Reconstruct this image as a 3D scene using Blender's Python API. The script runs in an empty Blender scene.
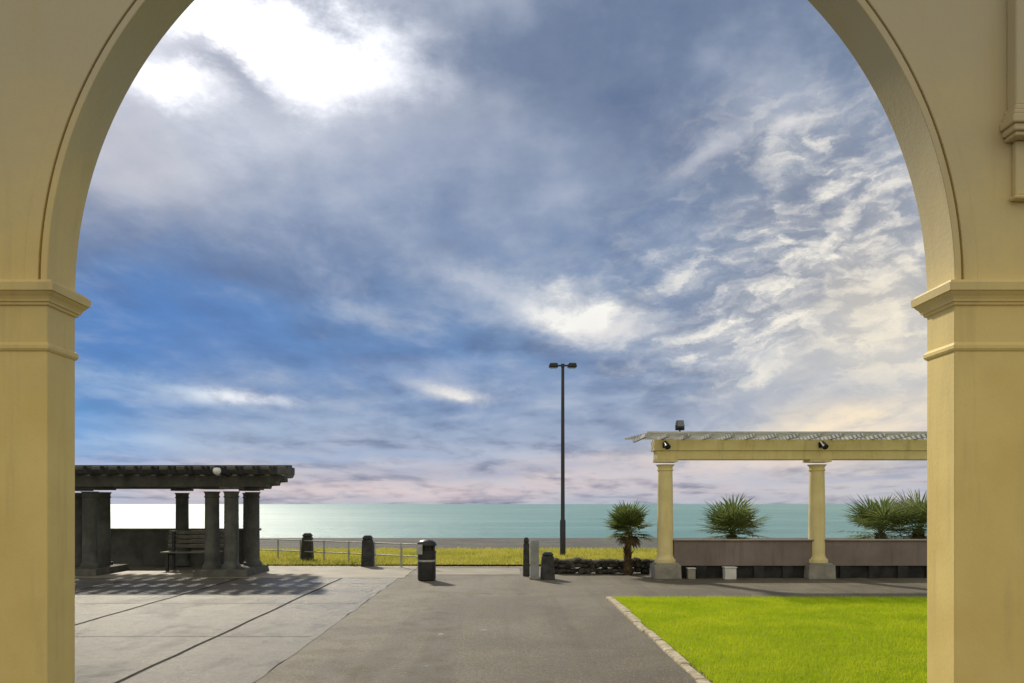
import bpy, bmesh, math, random
import numpy as np
from mathutils import Vector, Matrix
from mathutils import noise as mn
random.seed(7); rng=np.random.default_rng(7)
scene=bpy.context.scene
COL=scene.collection
EYE=1.6

# ---------------------------------------------------------------- materials
def srgb(r,g,b):
    f=lambda c:(c/255/12.92) if c/255<=0.04045 else ((c/255+0.055)/1.055)**2.4
    return (f(r),f(g),f(b),1)
class NT:
    def __init__(s,nt): s.nt=nt; s.L=nt.links; s.N=nt.nodes
    def put(s,sock,v):
        if hasattr(v,'is_linked') or isinstance(v,bpy.types.NodeSocket): s.L.new(v,sock)
        else: sock.default_value=v
    def m(s,op,a,b=None,c=None,clamp=False):
        n=s.N.new('ShaderNodeMath'); n.operation=op; n.use_clamp=clamp
        s.put(n.inputs[0],a)
        if b is not None: s.put(n.inputs[1],b)
        if c is not None: s.put(n.inputs[2],c)
        return n.outputs[0]
    def noise(s,vec,scale,detail=6,rough=0.55,dist=0.0,out='Fac'):
        n=s.N.new('ShaderNodeTexNoise'); s.L.new(vec,n.inputs['Vector'])
        n.inputs['Scale'].default_value=scale; n.inputs['Detail'].default_value=detail
        n.inputs['Roughness'].default_value=rough; n.inputs['Distortion'].default_value=dist
        return n.outputs[out]
    def vor(s,vec,scale,feature='F1',out='Distance',smooth=None):
        n=s.N.new('ShaderNodeTexVoronoi'); n.feature=feature; s.L.new(vec,n.inputs['Vector'])
        n.inputs['Scale'].default_value=scale
        return n.outputs[out]
    def rng(s,v,a,b,c=0.0,d=1.0,smooth=True):
        n=s.N.new('ShaderNodeMapRange'); n.clamp=True
        if smooth: n.interpolation_type='SMOOTHSTEP'
        s.put(n.inputs[0],v); n.inputs[1].default_value=a; n.inputs[2].default_value=b
        n.inputs[3].default_value=c; n.inputs[4].default_value=d
        return n.outputs[0]
    def mix(s,f,a,b,mode='MIX'):
        n=s.N.new('ShaderNodeMix'); n.data_type='RGBA'; n.blend_type=mode
        s.put(n.inputs[0],f); s.put(n.inputs[6],a); s.put(n.inputs[7],b)
        return n.outputs[2]
    def comb(s,x,y,z):
        n=s.N.new('ShaderNodeCombineXYZ'); s.put(n.inputs[0],x); s.put(n.inputs[1],y); s.put(n.inputs[2],z)
        return n.outputs[0]
    def vscale(s,vec,sc):
        n=s.N.new('ShaderNodeVectorMath'); n.operation='MULTIPLY'; s.L.new(vec,n.inputs[0]); n.inputs[1].default_value=sc
        return n.outputs[0]
    def vadd(s,vec,o):
        n=s.N.new('ShaderNodeVectorMath'); n.operation='ADD'; s.L.new(vec,n.inputs[0]); s.put(n.inputs[1],o)
        return n.outputs[0]
    def geo(s): return s.N.new('ShaderNodeNewGeometry').outputs['Position']
    def bump(s,h,strength,dist=0.02):
        n=s.N.new('ShaderNodeBump'); n.inputs['Strength'].default_value=strength; n.inputs['Distance'].default_value=dist
        s.L.new(h,n.inputs['Height']); return n.outputs[0]

def newmat(name):
    m=bpy.data.materials.new(name); m.use_nodes=True
    t=NT(m.node_tree); b=m.node_tree.nodes['Principled BSDF']
    return m,t,b
def simple(name,c1,c2,scale=6,rough=0.6,bump=0.2,bscale=60,metal=0,spec=0.5,streak=None,bd=0.01):
    m,t,b=newmat(name); P=t.geo()
    f=t.noise(P,scale,8,0.6); f=t.rng(f,0.3,0.7)
    col=t.mix(f,c1,c2)
    if streak:
        s=t.noise(t.vscale(P,(7,7,0.6)),1.0,6,0.6); s=t.rng(s,0.5,0.75,0,0.55)
        col=t.mix(s,col,streak)
    t.put(b.inputs['Base Color'],col)
    t.put(b.inputs['Roughness'],t.rng(t.noise(P,scale*2,4),0.2,0.8,max(0,rough-0.1),min(1,rough+0.1)))
    b.inputs['Metallic'].default_value=metal; b.inputs['Specular IOR Level'].default_value=spec
    if bump: t.put(b.inputs['Normal'],t.bump(t.noise(P,bscale,5,0.6),bump,bd))
    return m
C=lambda r,g,b:(r,g,b,1)
def cream():
    # yellow-cream paint; height tint paints in ground-bounce light: golden low, patchily greyer above
    m,t,b=newmat('cream_render'); P=t.geo(); sp=t.N.new('ShaderNodeSeparateXYZ'); t.L.new(P,sp.inputs[0])
    f=t.rng(t.noise(P,1.3,8,.6),.3,.7); col=t.mix(f,C(.76,.57,.19),C(.86,.67,.25))
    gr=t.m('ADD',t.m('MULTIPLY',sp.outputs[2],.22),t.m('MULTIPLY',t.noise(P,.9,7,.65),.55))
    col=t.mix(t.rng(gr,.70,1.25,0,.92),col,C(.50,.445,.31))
    s=t.rng(t.noise(t.vscale(P,(7,7,.6)),1.0,7,.65),.48,.74,0,.5); col=t.mix(s,col,C(.54,.42,.20))
    d=t.rng(t.noise(P,16,6,.75),.58,.76,0,.3); col=t.mix(d,col,C(.46,.38,.22))
    t.put(b.inputs['Base Color'],col); t.put(b.inputs['Roughness'],t.rng(f,0,1,.48,.64)); b.inputs['Specular IOR Level'].default_value=.3
    h=t.m('ADD',t.noise(P,42,5,.6),t.m('MULTIPLY',t.noise(P,5,4,.5),1.2))
    t.put(b.inputs['Normal'],t.bump(h,.22,.007)); return m
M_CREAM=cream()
M_CREAM2=simple('cream_pergola_paint',C(.68,.57,.27),C(.80,.69,.36),2,.55,.2,40,streak=C(.45,.38,.18),spec=.3)
M_DARKPERG=simple('dark_weathered_concrete',C(.062,.066,.060),C(.125,.13,.118),3,.7,.4,30,streak=C(.03,.033,.030),spec=.35)
M_DARKWOOD=simple('dark_timber',C(.12,.12,.10),C(.19,.185,.15),5,.7,.3,40,spec=.3)
M_BLACK=simple('black_paint',C(.012,.013,.014),C(.025,.026,.028),8,.4,.1,60)
M_BOLL=simple('dark_stone',C(.03,.032,.034),C(.07,.07,.07),9,.8,.6,40,spec=.25)
M_ROCK=simple('dark_rock',C(.03,.03,.027),C(.10,.095,.08),6,.85,.8,25,spec=.25,bd=.03)
M_GREYP=simple('weathered_grey_board',C(.20,.22,.23),C(.30,.32,.33),5,.6,.3,50)
M_METAL=simple('galvanised_metal',C(.35,.36,.36),C(.5,.5,.5),8,.45,.1,50,metal=.5)
M_BROWNWALL=simple('mauve_grey_render',C(.19,.155,.145),C(.26,.215,.20),1.6,.8,.4,35,streak=C(.12,.105,.095),spec=.2)
M_DARKBASE=simple('dark_plinth',C(.02,.022,.022),C(.05,.05,.05),4,.8,.4,30,spec=.2)
M_SLAT=simple('pale_grey_timber',C(.40,.42,.44),C(.62,.63,.65),4,.6,.3,50)
M_WHITE=simple('white_paint',C(.62,.62,.60),C(.75,.75,.72),5,.5,.15,40)
M_STONEP=simple('grey_plinth_stone',C(.22,.21,.19),C(.34,.32,.28),5,.8,.4,40,spec=.25)
M_DSTONEP=simple('dark_plinth_stone',C(.07,.07,.06),C(.13,.125,.11),5,.8,.4,40,spec=.25)
M_TRUNK=simple('palm_trunk_fibre',C(.05,.035,.02),C(.14,.10,.06),14,.9,1.0,45,spec=.1,bd=.03)
M_KERB=simple('pale_concrete_kerb',C(.34,.28,.18),C(.62,.56,.43),11,.85,.8,30,spec=.2,streak=C(.20,.16,.09),bd=.02)
def glass_mat():
    m,t,b=newmat('opal_lamp_glass'); b.inputs['Base Color'].default_value=C(.85,.84,.8); b.inputs['Roughness'].default_value=.25
    b.inputs['Subsurface Weight'].default_value=.2; return m
M_OPAL=glass_mat()
def lens_mat():
    m,t,b=newmat('lamp_lens'); b.inputs['Base Color'].default_value=C(.15,.155,.16); b.inputs['Roughness'].default_value=.15; return m
M_LENS=lens_mat()

def asphalt():
    m,t,b=newmat('worn_asphalt'); P=t.geo()
    big=t.rng(t.noise(P,.45,7,.65,.5),.38,.62); med=t.rng(t.noise(P,2.6,7,.7,.4),.42,.66)
    col=t.mix(big,C(.135,.115,.077),C(.215,.187,.132)); col=t.mix(t.m('MULTIPLY',med,.5),col,C(.28,.248,.18))
    grit=t.rng(t.noise(P,32,6,.85),.42,.62); col=t.mix(t.m('MULTIPLY',grit,.65),col,C(.075,.063,.044))
    lg=t.vor(P,30); spk=t.rng(lg,.1,.28,1,0); col=t.mix(t.m('MULTIPLY',spk,.6),col,C(.46,.41,.31))
    wv=t.noise(t.vscale(P,(1.3,.07,1)),1.0,5,.55); col=t.mix(t.rng(wv,.48,.62,0,.5),col,C(.095,.08,.057))
    st=t.rng(t.noise(P,1.1,3,.5),.64,.72,0,.55); col=t.mix(st,col,C(.06,.05,.036))
    ps=t.rng(t.noise(P,3.1,2,.4),.745,.77,0,.5); col=t.mix(ps,col,C(.45,.42,.35))
    ck=t.vor(t.noise(P,1.2,4,.5,0,'Color'),3.0,'DISTANCE_TO_EDGE'); ck=t.rng(ck,0,.012,.35,0); col=t.mix(ck,col,C(.04,.036,.03))
    t.put(b.inputs['Base Color'],col); t.put(b.inputs['Roughness'],t.rng(med,0,1,.56,.72))
    b.inputs['Specular IOR Level'].default_value=.25
    h=t.m('ADD',t.noise(P,70,5,.8),t.m('MULTIPLY',t.noise(P,12,4),.4))
    t.put(b.inputs['Normal'],t.bump(h,.9,.016)); return m
def plaza():
    m,t,b=newmat('damp_concrete_paving'); P=t.geo()
    big=t.rng(t.noise(P,.5,8,.68,.2),.36,.66); med=t.rng(t.noise(P,4.5,7,.72,.2),.36,.68)
    col=t.mix(big,C(.125,.104,.066),C(.20,.168,.112)); col=t.mix(t.m('MULTIPLY',med,.6),col,C(.09,.074,.05))
    grit=t.rng(t.noise(P,36,6,.82),.40,.64); col=t.mix(t.m('MULTIPLY',grit,.6),col,C(.05,.042,.028))
    lg=t.vor(P,26); spk=t.rng(lg,.1,.28,1,0); col=t.mix(t.m('MULTIPLY',spk,.5),col,C(.44,.38,.27))
    t.put(b.inputs['Base Color'],col)
    wet=t.rng(t.noise(t.vscale(P,(1.1,.5,1)),1.0,6,.6,.2),.40,.64)
    r=t.m('ADD',t.rng(wet,0,1,.42,.30),t.m('MULTIPLY',med,.10)); t.put(b.inputs['Roughness'],r)
    b.inputs['Specular IOR Level'].default_value=.72
    h=t.m('ADD',t.noise(P,45,5,.8),t.m('MULTIPLY',t.noise(P,5,6,.65),.7))
    t.put(b.inputs['Normal'],t.bump(h,1.0,.026)); return m
def shingle():
    m,t,b=newmat('beach_shingle'); P=t.geo()
    f=t.rng(t.noise(P,.5,8,.7),.3,.7); col=t.mix(f,C(.085,.085,.078),C(.15,.145,.13))
    col=t.mix(t.rng(t.noise(t.vscale(P,(.15,1.6,1)),1.0,5,.6),.4,.7,0,.5),col,C(.06,.06,.055))
    s=t.vor(P,9,out='Color'); col=t.mix(.35,col,s,'SOFT_LIGHT')
    t.put(b.inputs['Base Color'],col); b.inputs['Roughness'].default_value=.85; b.inputs['Specular IOR Level'].default_value=.2
    t.put(b.inputs['Normal'],t.bump(t.vor(P,9),.7,.04)); return m
def turf(name,c1,c2,c3,sc=1.0):
    m,t,b=newmat(name); P=t.geo()
    f=t.rng(t.noise(P,.9*sc,8,.65,.3),.3,.7); g=t.rng(t.noise(P,14*sc,5,.7),.35,.7)
    col=t.mix(f,c1,c2); col=t.mix(t.m('MULTIPLY',g,.5),col,c3)
    t.put(b.inputs['Base Color'],col); b.inputs['Roughness'].default_value=.8; b.inputs['Specular IOR Level'].default_value=.1
    t.put(b.inputs['Normal'],t.bump(t.noise(P,60,4,.7),.9,.04)); return m
def sea():
    m,t,b=newmat('sea_water'); P=t.geo()
    n=t.noise(t.vscale(P,(.02,.05,1)),1.0,6,.6); col=t.mix(t.rng(n,.35,.65),C(.15,.30,.29),C(.24,.40,.37))
    w=t.noise(t.vscale(P,(.0012,.006,1)),1.0,5,.6); col=t.mix(t.rng(w,.4,.65,0,.7),col,C(.09,.235,.255))
    t.put(b.inputs['Base Color'],col); b.inputs['Roughness'].default_value=.40; b.inputs['Specular IOR Level'].default_value=.24
    h=t.m('ADD',t.noise(t.vscale(P,(.35,.9,1)),1.0,6,.65),t.m('MULTIPLY',t.noise(t.vscale(P,(.06,.16,1)),1.0,3),2.0))
    t.put(b.inputs['Normal'],t.bump(h,.8,.45)); return m
def leaf(name,c1,c2,tr=.35,c3=None):
    m=bpy.data.materials.new(name); m.use_nodes=True; t=NT(m.node_tree); N=t.N; b=N['Principled BSDF']; P=t.geo()
    f=t.rng(t.noise(P,1.2,7,.7),.35,.65); col=t.mix(f,c1,c2)
    if c3:
        g=t.rng(t.noise(P,.55,6,.65,.6),.45,.64,0,.7); col=t.mix(g,col,c3)
    oi=t.noise(P,38,2,.6); col=t.mix(t.rng(oi,.35,.75,0,.5),col,c2)
    t.put(b.inputs['Base Color'],col); b.inputs['Roughness'].default_value=.6; b.inputs['Specular IOR Level'].default_value=.2
    tl=N.new('ShaderNodeBsdfTranslucent'); t.L.new(col,tl.inputs[0]); mx=N.new('ShaderNodeMixShader'); mx.inputs[0].default_value=tr
    t.L.new(b.outputs[0],mx.inputs[1]); t.L.new(tl.outputs[0],mx.inputs[2]); t.L.new(mx.outputs[0],N['Material Output'].inputs[0]); return m
M_ASPH=asphalt(); M_PLAZA=plaza(); M_SHING=shingle(); M_SEA=sea()
M_LAWN=turf('lawn_turf',C(.32,.42,.012),C(.42,.50,.02),C(.20,.28,.01))
M_BLADE=leaf('lawn_blades',C(.40,.54,.012),C(.60,.67,.03),.45,C(.28,.42,.012))
M_ROUGHT=turf('coastal_turf',C(.42,.40,.06),C(.52,.47,.10),C(.26,.26,.04),.7)
M_ROUGHB=leaf('coastal_grass_blades',C(.46,.48,.06),C(.64,.56,.14),.45,C(.28,.31,.05))
M_FROND=leaf('palm_frond',C(.09,.14,.035),C(.24,.28,.09),.40)
M_DEAD=leaf('dead_palm_frond',C(.15,.12,.06),C(.24,.18,.09),.2)
M_PROM=simple('pale_promenade_concrete',C(.22,.19,.14),C(.34,.30,.23),1.5,.65,.5,50,spec=.35)
M_JOINT=simple('joint_tar',C(.012,.010,.008),C(.03,.025,.02),9,.9,.4,50,spec=.1)

# ---------------------------------------------------------------- mesh helpers
def box(bm,x0,x1,y0,y1,z0,z1):
    v=[bm.verts.new((x,y,z)) for z in (z0,z1) for y in (y0,y1) for x in (x0,x1)]
    for f in ((0,2,3,1),(4,5,7,6),(0,1,5,4),(2,6,7,3),(0,4,6,2),(1,3,7,5)): bm.faces.new([v[i] for i in f])
    return v
def lathe(bm,cx,cy,prof,seg=32,z0=0):
    rings=[]
    for r,z in prof:
        rings.append([bm.verts.new((cx+r*math.cos(2*math.pi*i/seg),cy+r*math.sin(2*math.pi*i/seg),z0+z)) for i in range(seg)])
    for a,b in zip(rings,rings[1:]):
        for i in range(seg):
            bm.faces.new((a[i],a[(i+1)%seg],b[(i+1)%seg],b[i]))
    bm.faces.new(list(reversed(rings[0]))); bm.faces.new(rings[-1])
def tube(bm,p0,p1,r,seg=10,r1=None):
    r1=r if r1 is None else r1
    p0=Vector(p0);p1=Vector(p1);d=(p1-p0).normalized(); a=d.orthogonal().normalized(); b=d.cross(a)
    R0=[bm.verts.new(p0+(a*math.cos(t)+b*math.sin(t))*r) for t in [2*math.pi*i/seg for i in range(seg)]]
    R1=[bm.verts.new(p1+(a*math.cos(t)+b*math.sin(t))*r1) for t in [2*math.pi*i/seg for i in range(seg)]]
    for i in range(seg): bm.faces.new((R0[i],R0[(i+1)%seg],R1[(i+1)%seg],R1[i]))
    bm.faces.new(list(reversed(R0))); bm.faces.new(R1)
def frustum(bm,cx,cy,z0,z1,a0,b0,a1,b1):
    lo=[bm.verts.new((cx+sx*a0,cy+sy*b0,z0)) for sx,sy in((-1,-1),(1,-1),(1,1),(-1,1))]
    hi=[bm.verts.new((cx+sx*a1,cy+sy*b1,z1)) for sx,sy in((-1,-1),(1,-1),(1,1),(-1,1))]
    for i in range(4): bm.faces.new((lo[i],lo[(i+1)%4],hi[(i+1)%4],hi[i]))
    bm.faces.new(list(reversed(lo))); bm.faces.new(hi)
def fin(bm,name,mat,parent=None,bevel=0,smooth=False,label=None,**props):
    bmesh.ops.recalc_face_normals(bm,faces=bm.faces)
    me=bpy.data.meshes.new(name); bm.to_mesh(me); bm.free(); me.materials.append(mat)
    o=bpy.data.objects.new(name,me); COL.objects.link(o)
    if smooth:
        for p in me.polygons: p.use_smooth=True
        try: me.set_sharp_from_angle(angle=math.radians(40))
        except Exception: pass
    if bevel:
        md=o.modifiers.new('bevel','BEVEL'); md.width=bevel; md.segments=2; md.limit_method='ANGLE'
    if parent:
        o.parent=parent; o.location=-parent.location
    if label: o['label']=label
    for k,v in props.items(): o[k]=v
    return o
def empty(name,loc,label,category,group=None):
    e=bpy.data.objects.new(name,None); e.location=loc; COL.objects.link(e); e.empty_display_size=.2
    e['label']=label; e['category']=category
    if group: e['group']=group
    return e
def clone(thing,delta,rotz=0,label=None):
    n=thing.copy(); COL.objects.link(n); n.location=Vector(thing.location)+Vector(delta); n.rotation_euler=(0,0,rotz)
    if label: n['label']=label
    for ch in [c for c in bpy.data.objects if c.parent==thing]:
        k=ch.copy(); COL.objects.link(k); k.parent=n
    return n
def B(): return bmesh.new()
def sheet(name,x0,x1,y0,y1,z,mat,label=None):
    bm=B(); v=[bm.verts.new(p) for p in((x0,y0,z),(x1,y0,z),(x1,y1,z),(x0,y1,z))]; bm.faces.new(v)
    return fin(bm,name,mat,kind='structure')

# ---------------------------------------------------------------- ground, sea
bm=B()
ys=[(-300,0),(-30,0),(0,0),(20,0),(26.5,0),(28,.03),(32,.02),(37,0.03),(38.5,-.12),(44,-1.3),(52,-2.6),(70,-5),(120,-7),(30000,-7)]
xs=[-30000,-300,-60,-20,0,20,60,300,30000]
g=[[bm.verts.new((x,y,z)) for x in xs] for y,z in ys]
for a,b in zip(g,g[1:]):
    for i in range(len(xs)-1): bm.faces.new((a[i],a[i+1],b[i+1],b[i]))
fin(bm,'ground',M_SHING,kind='structure',smooth=True)
sheet('sea',-30000,30000,41,30000,-2.0,M_SEA)
sheet('asphalt_road',-2.2,45,-8,20.6,.004,M_ASPH)
def ragged(name,x0,x1,y0,y1,z,mat):
    bm=B(); n=90; prev=None
    for i in range(n+1):
        y=y0+(y1-y0)*i/n; e=x1+.05*mn.noise(Vector((0,y*1.7,3)))+random.uniform(-.01,.01)
        cur=(bm.verts.new((x0,y,z)),bm.verts.new((e,y,z)))
        if prev: bm.faces.new((prev[0],prev[1],cur[1],cur[0]))
        prev=cur
    return fin(bm,name,mat,kind='structure')
ragged('paved_plaza',-45,-2.2,-8,17.2,.008,M_PLAZA)
ragged('promenade',-45,-2.1,17.2,20.6,.012,M_PROM)
sheet('promenade_slab',-1.9,.45,18.0,19.8,.010,M_PROM)
sheet('coastal_grass_ground',-90,90,20.6,27.2,.042,M_ROUGHT)
sheet('lawn',1.89,30,5.2,13.5,.02,M_LAWN)
bm=B()
def strip(pts,w):
    for (xa,ya),(xb,yb) in zip(pts,pts[1:]):
        d=Vector((xb-xa,yb-ya)).normalized(); nx,ny=-d.y*w,d.x*w
        bm.faces.new([bm.verts.new(p) for p in((xa-nx,ya-ny,.012),(xa+nx,ya+ny,.012),(xb+nx,yb+ny,.012),(xb-nx,yb-ny,.012))])
for x in (-3.42,-5.6,-7.8,-10.0):
    strip([(x+random.uniform(-.012,.012),-6+23.1*i/40) for i in range(41)],.021)
for y in(6.4,9.6,12.8,16.0):
    strip([(-2.28-12*i/24,y+random.uniform(-.01,.01)) for i in range(25)],.007)
fin(bm,'paving_joint',M_JOINT,kind='structure')
bm=B(); y=5.0
while y<13.5:
    L=random.uniform(.45,.95); j=random.uniform(-.014,.014)
    y2=min(y+L-.014,13.56)
    vv=box(bm,1.765+j,1.875+j+random.uniform(-.012,.012),y,y2,-.05,.035+j)
    for v in vv: v.co+=Vector((random.uniform(-.008,.008),0,random.uniform(-.005,.005)))
    y+=L
fin(bm,'lawn_kerb',M_KERB,bevel=.018,kind='structure')
def blades(name,x0,x1,y0,y1,n,z,h0,h1,w,mat,dens=None):
    x=rng.uniform(x0,x1,n); yy=y0+(y1-y0)*rng.uniform(0,1,n)**dens if dens else rng.uniform(y0,y1,n)
    h=rng.uniform(h0,h1,n); a=rng.uniform(0,math.pi,n); lx=rng.normal(0,.35,n)*h; ly=rng.normal(0,.35,n)*h
    V=np.empty((n,3,3)); ca=np.cos(a)*w/2; sa=np.sin(a)*w/2
    V[:,0]=np.stack([x-ca,yy-sa,np.full(n,z)],1); V[:,1]=np.stack([x+ca,yy+sa,np.full(n,z)],1); V[:,2]=np.stack([x+lx,yy+ly,z+h],1)
    me=bpy.data.meshes.new(name); me.vertices.add(3*n); me.vertices.foreach_set('co',V.reshape(-1))
    me.loops.add(3*n); me.loops.foreach_set('vertex_index',np.arange(3*n,dtype=np.int32))
    me.polygons.add(n); me.polygons.foreach_set('loop_start',np.arange(0,3*n,3,dtype=np.int32)); me.polygons.foreach_set('loop_total',np.full(n,3,dtype=np.int32))
    me.update(calc_edges=True); me.validate(); me.materials.append(mat)
    o=bpy.data.objects.new(name,me); COL.objects.link(o); o['kind']='stuff'; return o
o=blades('lawn_grass',1.86,9.5,5.3,13.55,190000,.018,.012,.05,.008,M_BLADE,.9); o['label']='short mown bright green lawn grass'; o['category']='grass'
o=blades('coastal_grass',-22,24,20.5,27.3,90000,.04,.04,.13,.03,M_ROUGHB); o['label']='dry yellow-green coastal grass beside the beach'; o['category']='grass'

# ---------------------------------------------------------------- archway
YF,YB,R,ZC=4.70,5.0,2.66,2.90
arch=empty('archway',(0,4.85,0),'cream rendered archway with moulded capitals on square piers','archway')
def ringseg(bm,r0,r1,y0,y1,n=96):
    rows=[]
    for i in range(n+1):
        t=math.pi*i/n; c,s=math.cos(t),math.sin(t)
        rows.append([bm.verts.new((r*c,y,ZC+r*s)) for r,y in((r0,y0),(r1,y0),(r1,y1),(r0,y1))])
    for a,b in zip(rows,rows[1:]):
        for k in range(4): bm.faces.new((a[k],a[(k+1)%4],b[(k+1)%4],b[k]))
    bm.faces.new(rows[0]); bm.faces.new(list(reversed(rows[-1])))
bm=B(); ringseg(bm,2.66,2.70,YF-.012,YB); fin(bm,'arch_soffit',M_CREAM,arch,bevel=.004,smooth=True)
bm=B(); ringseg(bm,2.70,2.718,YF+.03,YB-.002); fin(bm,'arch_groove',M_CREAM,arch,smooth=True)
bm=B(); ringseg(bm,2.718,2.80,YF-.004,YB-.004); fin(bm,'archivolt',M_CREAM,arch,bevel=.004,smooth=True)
bm=B(); n=96; W,ZT,r0=6.5,7.6,2.80; rows=[]
angs=sorted(set([math.pi*i/n for i in range(n+1)]+[math.atan2(ZT-ZC,W),math.pi-math.atan2(ZT-ZC,W)]))
for t in angs:
    c,s=math.cos(t),math.sin(t)
    k=min(W/abs(c) if abs(c)>1e-6 else 1e9,(ZT-ZC)/s if s>1e-6 else 1e9)
    rows.append([bm.verts.new(p) for p in((r0*c,YF+.002,ZC+r0*s),(k*c,YF+.002,ZC+k*s),(k*c,YB-.006,ZC+k*s),(r0*c,YB-.006,ZC+r0*s))])
for a,b in zip(rows,rows[1:]):
    for k in range(4): bm.faces.new((a[k],a[(k+1)%4],b[(k+1)%4],b[k]))
bm.faces.new(rows[0]); bm.faces.new(list(reversed(rows[-1])))
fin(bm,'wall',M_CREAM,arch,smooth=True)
for s in(-1,1):
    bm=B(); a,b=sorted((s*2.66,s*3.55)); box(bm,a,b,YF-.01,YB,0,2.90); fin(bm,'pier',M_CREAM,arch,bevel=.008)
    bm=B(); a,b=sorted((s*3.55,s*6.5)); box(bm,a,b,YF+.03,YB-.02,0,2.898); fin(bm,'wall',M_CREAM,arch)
    def loft(bm,prof,k):
        rr=[]
        for z,p in prof:
            p*=k
            x0,x1=(2.66-p,3.55+p)
            if s<0: x0,x1=-x1,-x0
            rr.append([bm.verts.new(q) for q in((x0,YF-.01-p,z),(x1,YF-.01-p,z),(x1,YB+p,z),(x0,YB+p,z))])
        for A,Bq in zip(rr,rr[1:]):
            for i in range(4): bm.faces.new((A[i],A[(i+1)%4],Bq[(i+1)%4],Bq[i]))
        bm.faces.new(list(reversed(rr[0]))); bm.faces.new(rr[-1])
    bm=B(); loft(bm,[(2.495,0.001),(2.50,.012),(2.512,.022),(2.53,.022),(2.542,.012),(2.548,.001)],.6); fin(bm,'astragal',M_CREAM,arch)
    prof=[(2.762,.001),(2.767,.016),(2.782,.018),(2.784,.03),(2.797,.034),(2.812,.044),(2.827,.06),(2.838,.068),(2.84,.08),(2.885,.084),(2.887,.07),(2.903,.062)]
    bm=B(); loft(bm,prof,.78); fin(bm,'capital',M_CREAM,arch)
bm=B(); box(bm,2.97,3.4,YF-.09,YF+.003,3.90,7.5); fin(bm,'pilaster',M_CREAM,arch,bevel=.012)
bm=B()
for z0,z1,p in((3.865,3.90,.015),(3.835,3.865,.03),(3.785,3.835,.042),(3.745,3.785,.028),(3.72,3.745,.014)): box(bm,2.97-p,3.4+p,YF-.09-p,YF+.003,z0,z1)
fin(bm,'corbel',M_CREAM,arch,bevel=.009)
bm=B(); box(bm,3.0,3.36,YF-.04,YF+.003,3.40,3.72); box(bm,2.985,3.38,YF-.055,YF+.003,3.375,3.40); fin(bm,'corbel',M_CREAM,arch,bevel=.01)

# ---------------------------------------------------------------- columns
def col_prof(h,r,tp=1.0):
    a=1-.07*tp; b=1-.13*tp
    return [(r*1.32,0),(r*1.34,.03),(r*1.32,.07),(r*1.15,.085),(r*1.12,.11),(r*1.03,.13),(r,.18),(r*1.0,h*.4),(r*a,h*.75),(r*b,h-.20),(r*(b-.01),h-.19),(r*(b+.11),h-.18),(r*(b+.11),h-.155),(r*(b+.01),h-.15),(r*(b+.03),h-.10),(r*1.08,h-.07),(r*1.2,h-.05)]
def column(parent,x,y,z0,z1,r,mat,tp=1.0):
    bm=B(); lathe(bm,x,y,col_prof(z1-z0-.05,r,tp),32,z0)
    box(bm,x-r*1.32,x+r*1.32,y-r*1.32,y+r*1.32,z1-.05,z1)
    fin(bm,'column',mat,parent,smooth=True)
dp=empty('pergola',(-7.5,18.5,0),'dark weathered concrete pergola with round columns on paving','pergola')
FB=1.98
for x,y in((-6.5,18.0),(-5.98,17.75),(-5.85,18.85),(-9.25,18.0),(-9.42,18.95),(-8.05,20.2),(-10.6,20.2),(-12.4,18.0),(-12.4,20.2),(-6.35,20.2)):
    column(dp,x,y,.16 if y<19 else .05,FB,.158,M_DARKPERG,.3)
bm=B(); frustum(bm,-6.12,18.25,.0,.16,.60,.85,.57,.82); fin(bm,'plinth',M_DSTONEP,dp,bevel=.02)
bm=B(); frustum(bm,-9.35,18.45,.0,.16,.42,.8,.40,.77); fin(bm,'plinth',M_DSTONEP,dp,bevel=.02)
def beam(x0,x1,y0,y1,z0,z1):
    bm=B(); h=z1-z0
    p=[(x0,z0),(x1-.42,z0),(x1-.40,z0+h*.28),(x1-.2,z0+h*.32),(x1-.18,z0+h*.62),(x1,z0+h*.66),(x1,z1),(x0,z1)]
    a=[bm.verts.new((x,y0,z)) for x,z in p]; b=[bm.verts.new((x,y1,z)) for x,z in p]
    bm.faces.new(a); bm.faces.new(list(reversed(b)))
    for i in range(len(p)): bm.faces.new((a[i],a[(i+1)%len(p)],b[(i+1)%len(p)],b[i]))
    return bm
endx=lambda y:-.262*y   # skewed end of the roof
for y in(17.78,18.9,20.2):
    fin(beam(-13.4,endx(y)-.12,y-.13,y+.13,FB,2.24),'beam',M_DARKPERG,dp,bevel=.01)
x=-13.3
while x<-4.62:
    bm=B(); w=.09; z0,z1=2.243,2.40; ye=min(21.1,-x/.262-.05)
    p=[(17.0,z0+.09),(17.12,z0+.02),(17.3,z0),(ye-.3,z0),(ye-.12,z0+.02),(ye,z0+.09),(ye,z1),(17.0,z1)]
    if ye<17.8: p=[(17.0,z0),(ye,z0),(ye,z1),(17.0,z1)]
    a=[bm.verts.new((x-w,y,z)) for y,z in p]; b=[bm.verts.new((x+w,y,z)) for y,z in p]
    bm.faces.new(a); bm.faces.new(list(reversed(b)))
    for i in range(len(p)): bm.faces.new((a[i],a[(i+1)%len(p)],b[(i+1)%len(p)],b[i]))
    fin(bm,'rafter',M_DARKPERG,dp,bevel=.008); x+=.36
bm=B()
for y in np.arange(17.12,20.95,.32): box(bm,-13.4,endx(y),y-.07,y+.07,2.403,2.43)
fin(bm,'batten',M_DARKPERG,dp)
bm=B(); box(bm,-12.4,-6.2,20.25,20.5,0,.92); box(bm,-12.45,-6.15,20.2,20.55,.92,.98); fin(bm,'low_wall',M_DARKPERG,dp,bevel=.01)
GX=-6.0
gl=empty('globe_lamp',(GX,17.5,2.15),'round white globe lamp fixed to the dark pergola beam','lamp')
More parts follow.
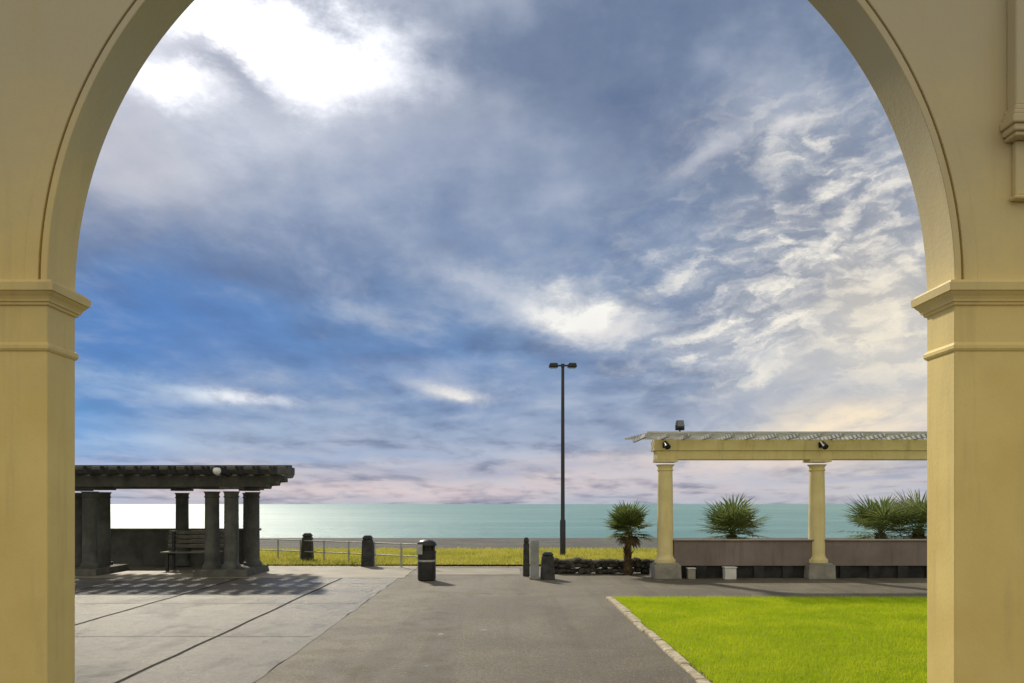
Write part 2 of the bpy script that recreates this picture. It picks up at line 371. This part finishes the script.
bm=B(); bmesh.ops.create_uvsphere(bm,u_segments=24,v_segments=14,radius=.085,matrix=Matrix.Translation((GX,16.9,2.30))); fin(bm,'globe',M_OPAL,gl,smooth=True)
bm=B(); tube(bm,(GX,17.0,2.30),(GX,17.65,2.21),.022); lathe(bm,GX,16.9,[(.05,0),(.06,.02),(.05,.04)],20,2.37); fin(bm,'bracket',M_BLACK,gl)
bench=empty('park_bench',(-7.3,19.3,0),'dark slatted bench under the dark pergola','bench')
bm=B()
for i in range(5): box(bm,-8.1,-6.75,19.0+i*.09,19.07+i*.09,.43,.46)
fin(bm,'seat',M_DARKWOOD,bench,bevel=.004)
bm=B()
for i in range(4): box(bm,-8.1,-6.75,19.46+i*.015,19.49+i*.015,.54+i*.11,.62+i*.11)
fin(bm,'backrest',M_DARKWOOD,bench,bevel=.004)
for xx in(-7.95,-6.9):
    bm=B(); box(bm,xx-.03,xx+.03,19.02,19.08,0,.43); box(bm,xx-.03,xx+.03,19.4,19.46,0,.95); box(bm,xx-.03,xx+.03,19.08,19.4,.38,.425); fin(bm,'leg',M_BLACK,bench)

cp=empty('pergola',(7,17.3,0),'cream column pergola with pale slatted roof above a mauve wall','pergola')
for x in(3.55,6.83,10.11,13.4):
    column(cp,x,17.3,.34,2.55,.172,M_CREAM2,.8)
    bm=B(); frustum(bm,x,17.28,0,.30,.29,.29,.28,.28); frustum(bm,x,17.28,.30,.34,.25,.25,.235,.235); fin(bm,'plinth',M_STONEP,cp,bevel=.012)
bm=B(); box(bm,3.33,14.2,17.12,17.48,2.552,2.74); fin(bm,'beam',M_CREAM2,cp,bevel=.01)
bm=B(); box(bm,3.28,14.2,17.09,17.51,2.742,2.98); fin(bm,'beam',M_CREAM2,cp,bevel=.01)
x=3.0
while x<14.2:
    bm=B(); z0,z1=2.983,3.055; box(bm,x-.03,x+.03,16.5,18.05,z0,z1)
    fin(bm,'rafter',M_SLAT,cp,bevel=.004); x+=.45
bm=B()
for y in np.arange(16.45,18.15,.2):
    xs0=3.05-.27*(y-16.45)/1.65-(.05 if y<16.6 else 0); box(bm,xs0,14.3,y-.025,y+.025,3.058,3.09)
fin(bm,'roof_batten',M_SLAT,cp)
bm=B(); box(bm,3.72,14.2,17.2,17.42,.27,.80); box(bm,3.70,14.2,17.17,17.45,.80,.835)
fin(bm,'wall',M_BROWNWALL,cp,bevel=.008)
bm=B(); box(bm,3.8,14.2,17.27,17.40,0,.27)
for x in np.arange(4.2,14,.62): box(bm,x,x+.22,17.21,17.27,0,.268)
fin(bm,'wall_base',M_DARKBASE,cp)
fl=empty('floodlight',(3.8,17.0,3.085),'black floodlight on a short bracket on the pergola roof','floodlight')
bm=B(); tube(bm,(3.8,17.0,3.08),(3.8,17.0,3.17),.02); box(bm,3.72,3.88,16.98,17.02,3.165,3.18); box(bm,3.705,3.72,16.98,17.02,3.165,3.28); box(bm,3.88,3.895,16.98,17.02,3.165,3.28); fin(bm,'bracket',M_BLACK,fl)
bm=B(); vv=box(bm,3.722,3.878,16.93,17.05,3.19,3.36); bmesh.ops.rotate(bm,verts=vv,cent=(3.8,17,3.27),matrix=Matrix.Rotation(math.radians(-25),3,'X')); fin(bm,'lamp_housing',M_BLACK,fl,bevel=.01)
bm=B(); vv=box(bm,3.735,3.865,16.92,16.929,3.205,3.345); bmesh.ops.rotate(bm,verts=vv,cent=(3.8,17,3.27),matrix=Matrix.Rotation(math.radians(-25),3,'X')); fin(bm,'lens',M_LENS,fl)
def spot(x):
    e=empty('spotlight',(x,17.0,2.85),'small black spotlight fixed to the cream beam above a column','spotlight','spotlights on the pergola beam')
    bm=B(); box(bm,x-.05,x+.05,17.06,17.088,2.80,2.92); tube(bm,(x,17.06,2.87),(x,16.98,2.87),.015); fin(bm,'bracket',M_BLACK,e)
    bm=B(); tube(bm,(x,17.03,2.91),(x+.02,16.88,2.80),.045,14,.065); fin(bm,'lamp_housing',M_BLACK,e,smooth=True); return e
s1=spot(3.5); clone(s1,(3.33,0,0))
ub=empty('utility_box',(4.87,17.0,0),'small white utility box at the foot of the mauve wall','utility box')
bm=B(); box(bm,4.75,4.99,16.95,17.15,0,.24); fin(bm,'housing',M_WHITE,ub,bevel=.01)
bm=B(); box(bm,4.735,5.005,16.935,17.16,.24,.265); fin(bm,'lid',M_WHITE,ub,bevel=.006)
ub=empty('utility_box',(4.06,17.1,0),'small pale utility box beside the cream column plinth','utility box')
bm=B(); box(bm,3.98,4.14,17.02,17.16,0,.22); fin(bm,'housing',M_STONEP,ub,bevel=.01)
bm=B(); box(bm,3.97,4.15,17.01,17.17,.22,.24); fin(bm,'lid',M_WHITE,ub,bevel=.005)

# ---------------------------------------------------------------- street lamp
LX,LY=1.83,23.7
sl=empty('street_lamp',(LX,LY,0),'tall dark twin-headed street lamp on coastal grass','street lamp')
bm=B(); lathe(bm,LX,LY,[(.14,0),(.14,.02),(.085,.03),(.085,1.1),(.06,1.15),(.055,3),(.045,5.72),(.03,5.74)],20); fin(bm,'pole',M_BLACK,sl,smooth=True)
bm=B(); tube(bm,(LX-.2,LY,5.70),(LX+.2,LY,5.70),.025); box(bm,LX-.05,LX+.05,LY-.05,LY+.05,5.65,5.75); fin(bm,'arm',M_BLACK,sl)
for s in(-1,1):
    bm=B(); a,b=sorted((LX+s*.13,LX+s*.42)); vv=box(bm,a,b,LY-.11,LY+.11,5.645,5.77)
    for v in vv:
        if v.co.z>5.7: v.co.x=(v.co.x-(a+b)/2)*.82+(a+b)/2
    fin(bm,'lamp_head',M_BLACK,sl,bevel=.03)
    bm=B(); a,b=sorted((LX+s*.17,LX+s*.38)); box(bm,a,b,LY-.08,LY+.08,5.622,5.644); fin(bm,'lens',M_LENS,sl,bevel=.006)

# ---------------------------------------------------------------- bollards
def bollard(x,y,h,w,label,group=None):
    e=empty('bollard',(x,y,0),label,'bollard',group)
    bm=B(); frustum(bm,x,y,0,h*.86,w*.5,w*.5,w*.42,w*.42); fin(bm,'post',M_BOLL,e,bevel=.02)
    bm=B(); frustum(bm,x,y,h*.862,h*.90,w*.36,w*.36,w*.36,w*.36); frustum(bm,x,y,h*.90,h,w*.44,w*.44,w*.26,w*.26); fin(bm,'cap',M_BOLL,e,bevel=.015)
    return e
b1=bollard(-5.32,22.0,.80,.30,'dark tapered stone bollard beside the low rail','bollards along the promenade')
b2=clone(b1,(1.92,-1.6,0))
bollard(.56,17.7,.86,.15,'slim dark post beside a grey board','bollards along the promenade')
bollard(.99,17.0,.58,.30,'squat black stone bollard beside a grey board','bollards along the promenade')
gb=empty('marker_post',(.71,16.95,0),'flat weathered grey marker post at the path edge','post')
bm=B(); box(bm,.62,.80,16.9,17.0,0,.80); frustum(bm,.71,16.95,.80,.84,.09,.05,.07,.03); fin(bm,'board',M_GREYP,gb,bevel=.01)
bm=B(); box(bm,.60,.82,16.87,17.03,0,.06); fin(bm,'foot',M_STONEP,gb,bevel=.01)

bx,by=-1.55,16.7
rb=empty('litter_bin',(bx,by,0),'black round litter bin with domed lid on asphalt','litter bin')
bm=B(); lathe(bm,bx,by,[(.16,0),(.185,.02),(.19,.06),(.19,.58),(.2,.59),(.2,.62)],28); fin(bm,'body',M_BLACK,rb,smooth=True)
bm=B()
for i in range(6):
    t=2*math.pi*(i+.5)/6; tube(bm,(bx+.17*math.cos(t),by+.17*math.sin(t),.62),(bx+.17*math.cos(t),by+.17*math.sin(t),.73),.018,8)
lathe(bm,bx,by,[(.14,.6),(.14,.735)],20); fin(bm,'opening',M_DARKBASE,rb)
bm=B(); lathe(bm,bx,by,[(.205,.73),(.21,.75),(.19,.80),(.13,.84),(.05,.86)],28); fin(bm,'lid',M_BLACK,rb,smooth=True)
bm=B(); box(bm,bx-.19,bx-.07,by-.215,by-.185,.56,.76); fin(bm,'ashtray',M_METAL,rb,bevel=.005)
bm=B(); lathe(bm,bx,by,[(.193,.40),(.195,.41),(.195,.43),(.193,.44)],28); fin(bm,'band',M_METAL,rb,smooth=True)

rail=empty('low_railing',(-4.4,21,0),'low grey metal railing between dark bollards','railing')
A=Vector((-7.0,22.9,0)); Z=Vector((-1.75,19.6,0)); nP=8
for i in range(nP):
    p=A.lerp(Z,i/(nP-1)); bm=B(); tube(bm,p,p+Vector((0,0,.62)),.024); lathe(bm,p.x,p.y,[(.07,0),(.07,.018)],12); fin(bm,'post',M_METAL,rail)
for h in(.30,.60):
    bm=B(); tube(bm,A+Vector((0,0,h)),Z+Vector((0,0,h)),.016); fin(bm,'rail',M_METAL,rail)

rw=B()
def rock(bm,c,s):
    r=bmesh.ops.create_icosphere(bm,subdivisions=2,radius=1.0)
    sd=Vector((random.random()*50,random.random()*50,0))
    for v in r['verts']:
        q=v.co.copy(); m_=max(abs(q.x),abs(q.y),abs(q.z)); q=q.lerp(q/m_*.85,.45)
        d=1+.3*mn.noise(v.co*1.3+sd); v.co=Vector((q.x*s[0]*d,q.y*s[1]*d,q.z*s[2]*d))+Vector(c)
for z,sx,st_ in((.07,.13,.15),(.19,.11,.13),(.28,.12,.15)):
    x=1.22+random.uniform(0,.06)
    while x<3.42:
        rock(rw,(x,18.35+random.uniform(-.03,.03),z+random.uniform(-.02,.02)),(sx*random.uniform(.7,1.25),.17,.072*random.uniform(.8,1.3)))
        x+=st_*random.uniform(.8,1.2)
o=fin(rw,'rock_wall',M_ROCK); o['label']='low dry-stone wall of dark rocks beside a palm'; o['category']='wall'

# ---------------------------------------------------------------- palms
def palm(x,y,hz,rad,nl,label,trunkr=.10,seed=1):
    rd=random.Random(seed)
    e=empty('palm_tree',(x,y,0),label,'palm tree','fan palms behind the low walls')
    bm=B(); pr=[]; n=9
    for i in range(n+1):
        t=i/n; pr.append((trunkr*(1.35-.45*t)*(1+.12*rd.uniform(-1,1)),hz*.93*t))
    lathe(bm,x,y,pr,14)
    for i in range(60):
        t=rd.random(); a=rd.uniform(0,6.28); r=trunkr*(1.3-.4*t); z=hz*.9*t
        p=Vector((x+r*math.cos(a)*.9,y+r*math.sin(a)*.9,z)); tube(bm,p,p+Vector((math.cos(a)*.05,math.sin(a)*.05,.07)),.016,5,.004)
    fin(bm,'trunk',M_TRUNK,e)
    def fan(bm,elev,az,L,fr,nb,droop):
        d=Vector((math.cos(az)*math.cos(elev),math.sin(az)*math.cos(elev),math.sin(elev)))
        side=Vector((-math.sin(az),math.cos(az),0)); up=side.cross(d)*-1
        o0=Vector((x,y,hz*.93))+Vector((0,0,rd.uniform(-.06,.04)))
        tip=o0+d*L; tube(bm,o0,tip,.009,4,.006)
        for j in range(nb):
            a=(j/(nb-1)-.5)*math.radians(215)+rd.uniform(-.06,.06)
            dd=(d*math.cos(a)+side*math.sin(a)).normalized(); ln=fr*(.76+.24*math.cos(a))*rd.uniform(.8,1.12)
            wv=up.cross(dd).normalized()*.020
            m1=tip+dd*ln*.6; t1=tip+dd*ln+Vector((0,0,-droop*ln*rd.uniform(.1,.8)))
            v=[bm.verts.new(q) for q in(tip-wv*.3,tip+wv*.3,m1+wv,m1-wv,t1)]
            bm.faces.new((v[0],v[1],v[2],v[3])); bm.faces.new((v[3],v[2],v[4]))
    bm=B()
    for i in range(nl):
        t=(i+.5)/nl; el=math.radians(78-98*t+rd.uniform(-10,10)); az=i*2.39996+rd.uniform(-.3,.3)
        fan(bm,el,az,rad*.48*rd.uniform(.7,1.2),rad*.64*rd.uniform(.8,1.12),17,.16)
    fin(bm,'crown',M_FROND,e)
    bm=B()
    for i in range(9): fan(bm,math.radians(rd.uniform(-65,-35)),rd.uniform(0,6.28),rad*.28,rad*.36,11,.5)
    fin(bm,'dead_fronds',M_DEAD,e)
palm(2.86,18.0,1.05,.68,44,'small fan palm with bare trunk beside dark rocks',.07,1)
palm(5.77,20.0,.90,1.02,46,'bushy fan palm behind the mauve wall',.13,2)
palm(9.50,20.0,.92,1.06,44,'fan palm with spreading fronds behind the mauve wall',.13,3)
palm(10.6,20.3,1.04,1.04,46,'fan palm crowding its neighbour behind the mauve wall',.13,4)

# ---------------------------------------------------------------- light
AZ,EL=math.radians(-25),math.radians(36)
sd=Vector((math.sin(AZ)*math.cos(EL),math.cos(AZ)*math.cos(EL),math.sin(EL)))
L=bpy.data.lights.new('sun','SUN'); L.energy=3.6; L.angle=math.radians(2.5); L.color=(1,.91,.74)
so=bpy.data.objects.new('sun',L); COL.objects.link(so); so.rotation_euler=(-sd).to_track_quat('-Z','Y').to_euler(); so.location=(-5,15,12)

# ---------------------------------------------------------------- sky
w=bpy.data.worlds.new('World'); scene.world=w; w.use_nodes=True
try:
    w.cycles.sampling_method='MANUAL'; w.cycles.sample_map_resolution=512
except Exception: pass
t=NT(w.node_tree); N=t.N; N.clear()
G=N.new('ShaderNodeTexCoord').outputs['Generated']
sp=N.new('ShaderNodeSeparateXYZ'); t.L.new(G,sp.inputs[0]); X,Y,Zc=sp.outputs
az=t.m('ARCTAN2',X,Y); el=t.m('ARCSINE',Zc)
den=t.m('ADD',t.m('MAXIMUM',Zc,0.0),.12)
PL=t.comb(t.m('DIVIDE',X,den),t.m('DIVIDE',Y,den),0.0)
AE=t.comb(az,el,0.0)
wn=N.new('ShaderNodeTexNoise'); t.L.new(t.vscale(AE,(3.4,6.0,1)),wn.inputs['Vector']); wn.inputs['Scale'].default_value=1.0; wn.inputs['Detail'].default_value=7; wn.inputs['Roughness'].default_value=.64
ws=N.new('ShaderNodeSeparateColor'); t.L.new(wn.outputs['Color'],ws.inputs[0])
w1=t.m('SUBTRACT',ws.outputs[0],.5); w2=t.m('SUBTRACT',ws.outputs[1],.5)
def A_(u,v):
    x=(u-501)/800; z=(504-v)/800; return math.atan(x),math.atan(z/math.sqrt(1+x*x))
def blob(u,v,ru,rv,rot=0,warp=.25,p=1.0):
    a0,e0=A_(u,v); ra=ru/800*math.cos(a0)**2; re=rv/800*math.cos(e0)**1.5
    da=t.m('SUBTRACT',t.m('MULTIPLY_ADD',w1,warp,az),a0); de=t.m('SUBTRACT',t.m('MULTIPLY_ADD',w2,warp*.8,el),e0)
    c,s=math.cos(math.radians(rot)),math.sin(math.radians(rot))
    p1=t.m('ADD',t.m('MULTIPLY',da,c/ra),t.m('MULTIPLY',de,s/ra)); p2=t.m('SUBTRACT',t.m('MULTIPLY',de,c/re),t.m('MULTIPLY',da,s/re))
    q=t.m('ADD',t.m('MULTIPLY',p1,p1),t.m('MULTIPLY',p2,p2)); return t.m('EXPONENT',t.m('MULTIPLY',q,-p))
def K(c,k): return t.m('MULTIPLY',c,k,clamp=True)
r=N.new('ShaderNodeValToRGB'); cr=r.color_ramp
stops=[(0.0,(186,186,198)),(.03,(214,202,206)),(.06,(180,188,208)),(.11,(148,165,194)),(.17,(120,148,188)),(.26,(108,138,178)),(.38,(116,137,170)),(.50,(112,130,160)),(.7,(130,143,164)),(1.0,(155,162,176))]
cr.elements[0].position=0; cr.elements[0].color=srgb(*stops[0][1]); cr.elements[1].position=1; cr.elements[1].color=srgb(*stops[-1][1])
for p,c in stops[1:-1]:
    e=cr.elements.new(p); e.color=srgb(*c)
t.L.new(t.m('ADD',el,t.m('MULTIPLY',w2,.05),clamp=True),r.inputs[0]); col=r.outputs[0]
S=srgb
col=t.mix(K(blob(120,330,140,70),.9),col,S(66,122,188))
col=t.mix(K(blob(320,370,210,65,-4),.55),col,S(84,128,182))
col=t.mix(K(blob(560,80,240,110,10),.85),col,S(100,119,150))
col=t.mix(K(blob(330,260,200,60,8),.55),col,S(106,130,170))
col=t.mix(K(blob(760,330,170,60,0),.6),col,S(138,151,175))
col=t.mix(K(blob(800,130,150,100,-25),.8),col,S(104,121,150))
# layered relief
PQ=t.vscale(PL,(1.0,.75,1))
na=t.noise(PQ,.95,8,.55,.1); nb=t.noise(t.vadd(PQ,(-.10,.13,0)),.95,8,.55,.1)
rel=t.m('SUBTRACT',na,nb)
n2=t.noise(t.vscale(PL,(1.0,.45,1)),3.2,8,.62,.15)
col=t.mix(K(t.rng(na,.45,.70),.45),col,S(160,174,198))
col=t.mix(K(t.rng(na,.52,.32),.55),col,S(84,106,146))
col=t.mix(K(t.rng(rel,-.01,.14),.55),col,S(190,198,213))
col=t.mix(K(t.rng(rel,.01,-.14),.58),col,S(78,97,136))
col=t.mix(K(t.rng(n2,.50,.74),.30),col,S(190,198,214))
col=t.mix(K(t.rng(n2,.50,.28),.32),col,S(88,108,146))
# clear blue showing low over the sea
col=t.mix(K(blob(90,425,85,50,0,.2),.62),col,S(62,150,222))
col=t.mix(K(blob(150,335,150,45,-5,.3),.42),col,S(60,122,196))
col=t.mix(K(blob(330,360,150,35,-5,.3),.30),col,S(74,130,196))
# bright haze round the sun
col=t.mix(K(blob(260,95,240,90,-8,.3),.55),col,S(198,203,216))
col=t.mix(K(blob(130,150,90,60,0,.3),.5),col,S(212,208,212))
col=t.mix(K(blob(400,175,160,45,12,.35),.35),col,S(165,177,202))
# rippled altocumulus field
reg=blob(815,260,150,92,22,.25,.8); reg2=blob(885,345,115,95,0,.25,.8)
RC=t.vadd(t.comb(t.m('ADD',t.m('MULTIPLY',az,20.0),t.m('MULTIPLY',el,12.0)),t.m('SUBTRACT',t.m('MULTIPLY',el,44.0),t.m('MULTIPLY',az,10.0)),0.0),t.comb(t.m('MULTIPLY',w1,5.0),t.m('MULTIPLY',w2,5.0),0.0))
ca=t.noise(RC,1.0,5,.56,.0); cb=t.noise(t.vadd(RC,(-.4,.5,0)),1.0,5,.56,.0)
lump=t.rng(ca,.30,.70); crel=t.rng(t.m('SUBTRACT',ca,cb),-.2,.2)
ca2=t.noise(t.vscale(RC,(.28,.28,1)),1.0,5,.6,.2)
bigm=t.m('MULTIPLY',t.rng(na,.34,.58,.5,1.0),t.rng(ca2,.36,.62,.25,1.15))
lm=t.m('MULTIPLY',reg,bigm)
col=t.mix(K(lm,.80),col,S(198,201,207))
col=t.mix(K(t.m('MULTIPLY',lm,t.m('MULTIPLY',lump,t.m('ADD',crel,.35))),1.7),col,S(250,245,234))
col=t.mix(K(t.m('MULTIPLY',reg,t.m('MULTIPLY',t.m('SUBTRACT',1.0,lump),t.m('SUBTRACT',1.25,crel))),.70),col,S(122,134,156))
col=t.mix(K(t.m('MULTIPLY',reg2,t.rng(crel,0,1,.7,1)),.80),col,S(248,236,212))
def st(u,v,ru,rv,rot,k,c,warp=.15,mod=True):
    global col
    b=blob(u,v,ru,rv,rot,warp)
    if mod: b=t.m('MULTIPLY',b,t.rng(n2,.30,.60,.35,1.25))
    col=t.mix(K(b,k),col,S(*c))
st(582,312,46,20,-14,1.3,(255,252,244),.22); st(500,282,80,14,-20,.55,(208,213,223)); st(610,335,45,12,0,.6,(236,232,230),.22)
st(240,398,52,5,-4,1.25,(250,250,252),.06); st(150,385,110,9,-8,.6,(168,192,220),.1); st(455,392,36,7,-4,1.1,(244,238,230),.1); st(440,380,80,14,-4,.4,(174,186,210),.1)
st(300,425,180,9,0,.45,(162,184,212),.1); st(150,440,90,7,3,.4,(178,204,232),.1)
st(795,118,15,9,10,.9,(232,229,228),.12); st(712,148,44,12,25,.6,(204,206,214),.14)
st(650,460,240,12,3,.5,(226,208,206),.1); st(850,425,140,18,5,.9,(250,232,204),.1); st(380,490,200,7,0,.5,(228,208,210),.06)
st(800,455,200,10,2,.6,(240,220,204),.08); st(880,478,140,5,0,.6,(165,175,196),.06); st(480,470,170,7,2,.5,(150,165,196),.08); st(330,455,150,7,0,.5,(140,165,204),.08)
st(760,400,130,9,4,.4,(160,168,188),.1); st(640,425,130,10,3,.5,(144,160,190),.1)
# veiled sun: soft wide halo plus blown cores, cut by a darker streak
dk=blob(235,72,62,15,-24,.22); gl1=blob(320,42,80,40,0,.26,1.0); gl2=blob(182,76,40,20,0,.2,1.0); gl3=blob(240,18,90,24,0,.2,1.0)
halo=t.m('MULTIPLY',blob(270,55,170,75,-5,.3,1.0),t.rng(na,.36,.6,.12,.34))
glow=t.m('ADD',t.m('ADD',t.m('MULTIPLY',gl1,1.25),t.m('MULTIPLY',gl2,.95)),t.m('ADD',t.m('MULTIPLY',gl3,1.0),halo))
glow=t.m('MULTIPLY',glow,t.rng(n2,.3,.55,.8,1.05))
glow=t.m('MULTIPLY',glow,t.m('SUBTRACT',1.0,K(dk,.85)))
col=t.mix(K(dk,.6),col,S(146,154,176))
gc=N.new('ShaderNodeVectorMath'); gc.operation='SCALE'; gc.inputs[0].default_value=(1,.96,.90); t.L.new(glow,gc.inputs['Scale'])
col=t.mix(1.0,col,gc.outputs[0],'ADD')
# unseen sky behind the camera, made brighter and warmer to light the arch front
back=t.rng(Y,.1,-.5,0,1); col=t.mix(K(back,.8),col,(.90,.84,.68,1))
bg=N.new('ShaderNodeBackground'); t.L.new(col,bg.inputs[0]); bg.inputs[1].default_value=1.0
sky=N.new('ShaderNodeTexSky'); sky.sky_type='NISHITA'; sky.sun_disc=False; sky.sun_elevation=EL; sky.sun_rotation=AZ%(2*math.pi)
bg2=N.new('ShaderNodeBackground'); t.L.new(sky.outputs[0],bg2.inputs[0]); bg2.inputs[1].default_value=.08
mx=N.new('ShaderNodeMixShader'); mx.inputs[0].default_value=.95; t.L.new(bg2.outputs[0],mx.inputs[1]); t.L.new(bg.outputs[0],mx.inputs[2])
ow=N.new('ShaderNodeOutputWorld'); t.L.new(mx.outputs[0],ow.inputs[0])

# ---------------------------------------------------------------- camera
cd=bpy.data.cameras.new('camera'); cam=bpy.data.objects.new('camera',cd); COL.objects.link(cam)
cam.location=(0,0,EYE); cam.rotation_euler=(math.radians(90),0,0)
cd.sensor_width=36; cd.lens=36*800/1024; cd.shift_x=(512-501)/1024; cd.shift_y=(504-341.5)/1024
cd.clip_start=.1; cd.clip_end=60000
scene.camera=cam
scene.view_settings.view_transform='Standard'; scene.view_settings.look='None'; scene.view_settings.exposure=0
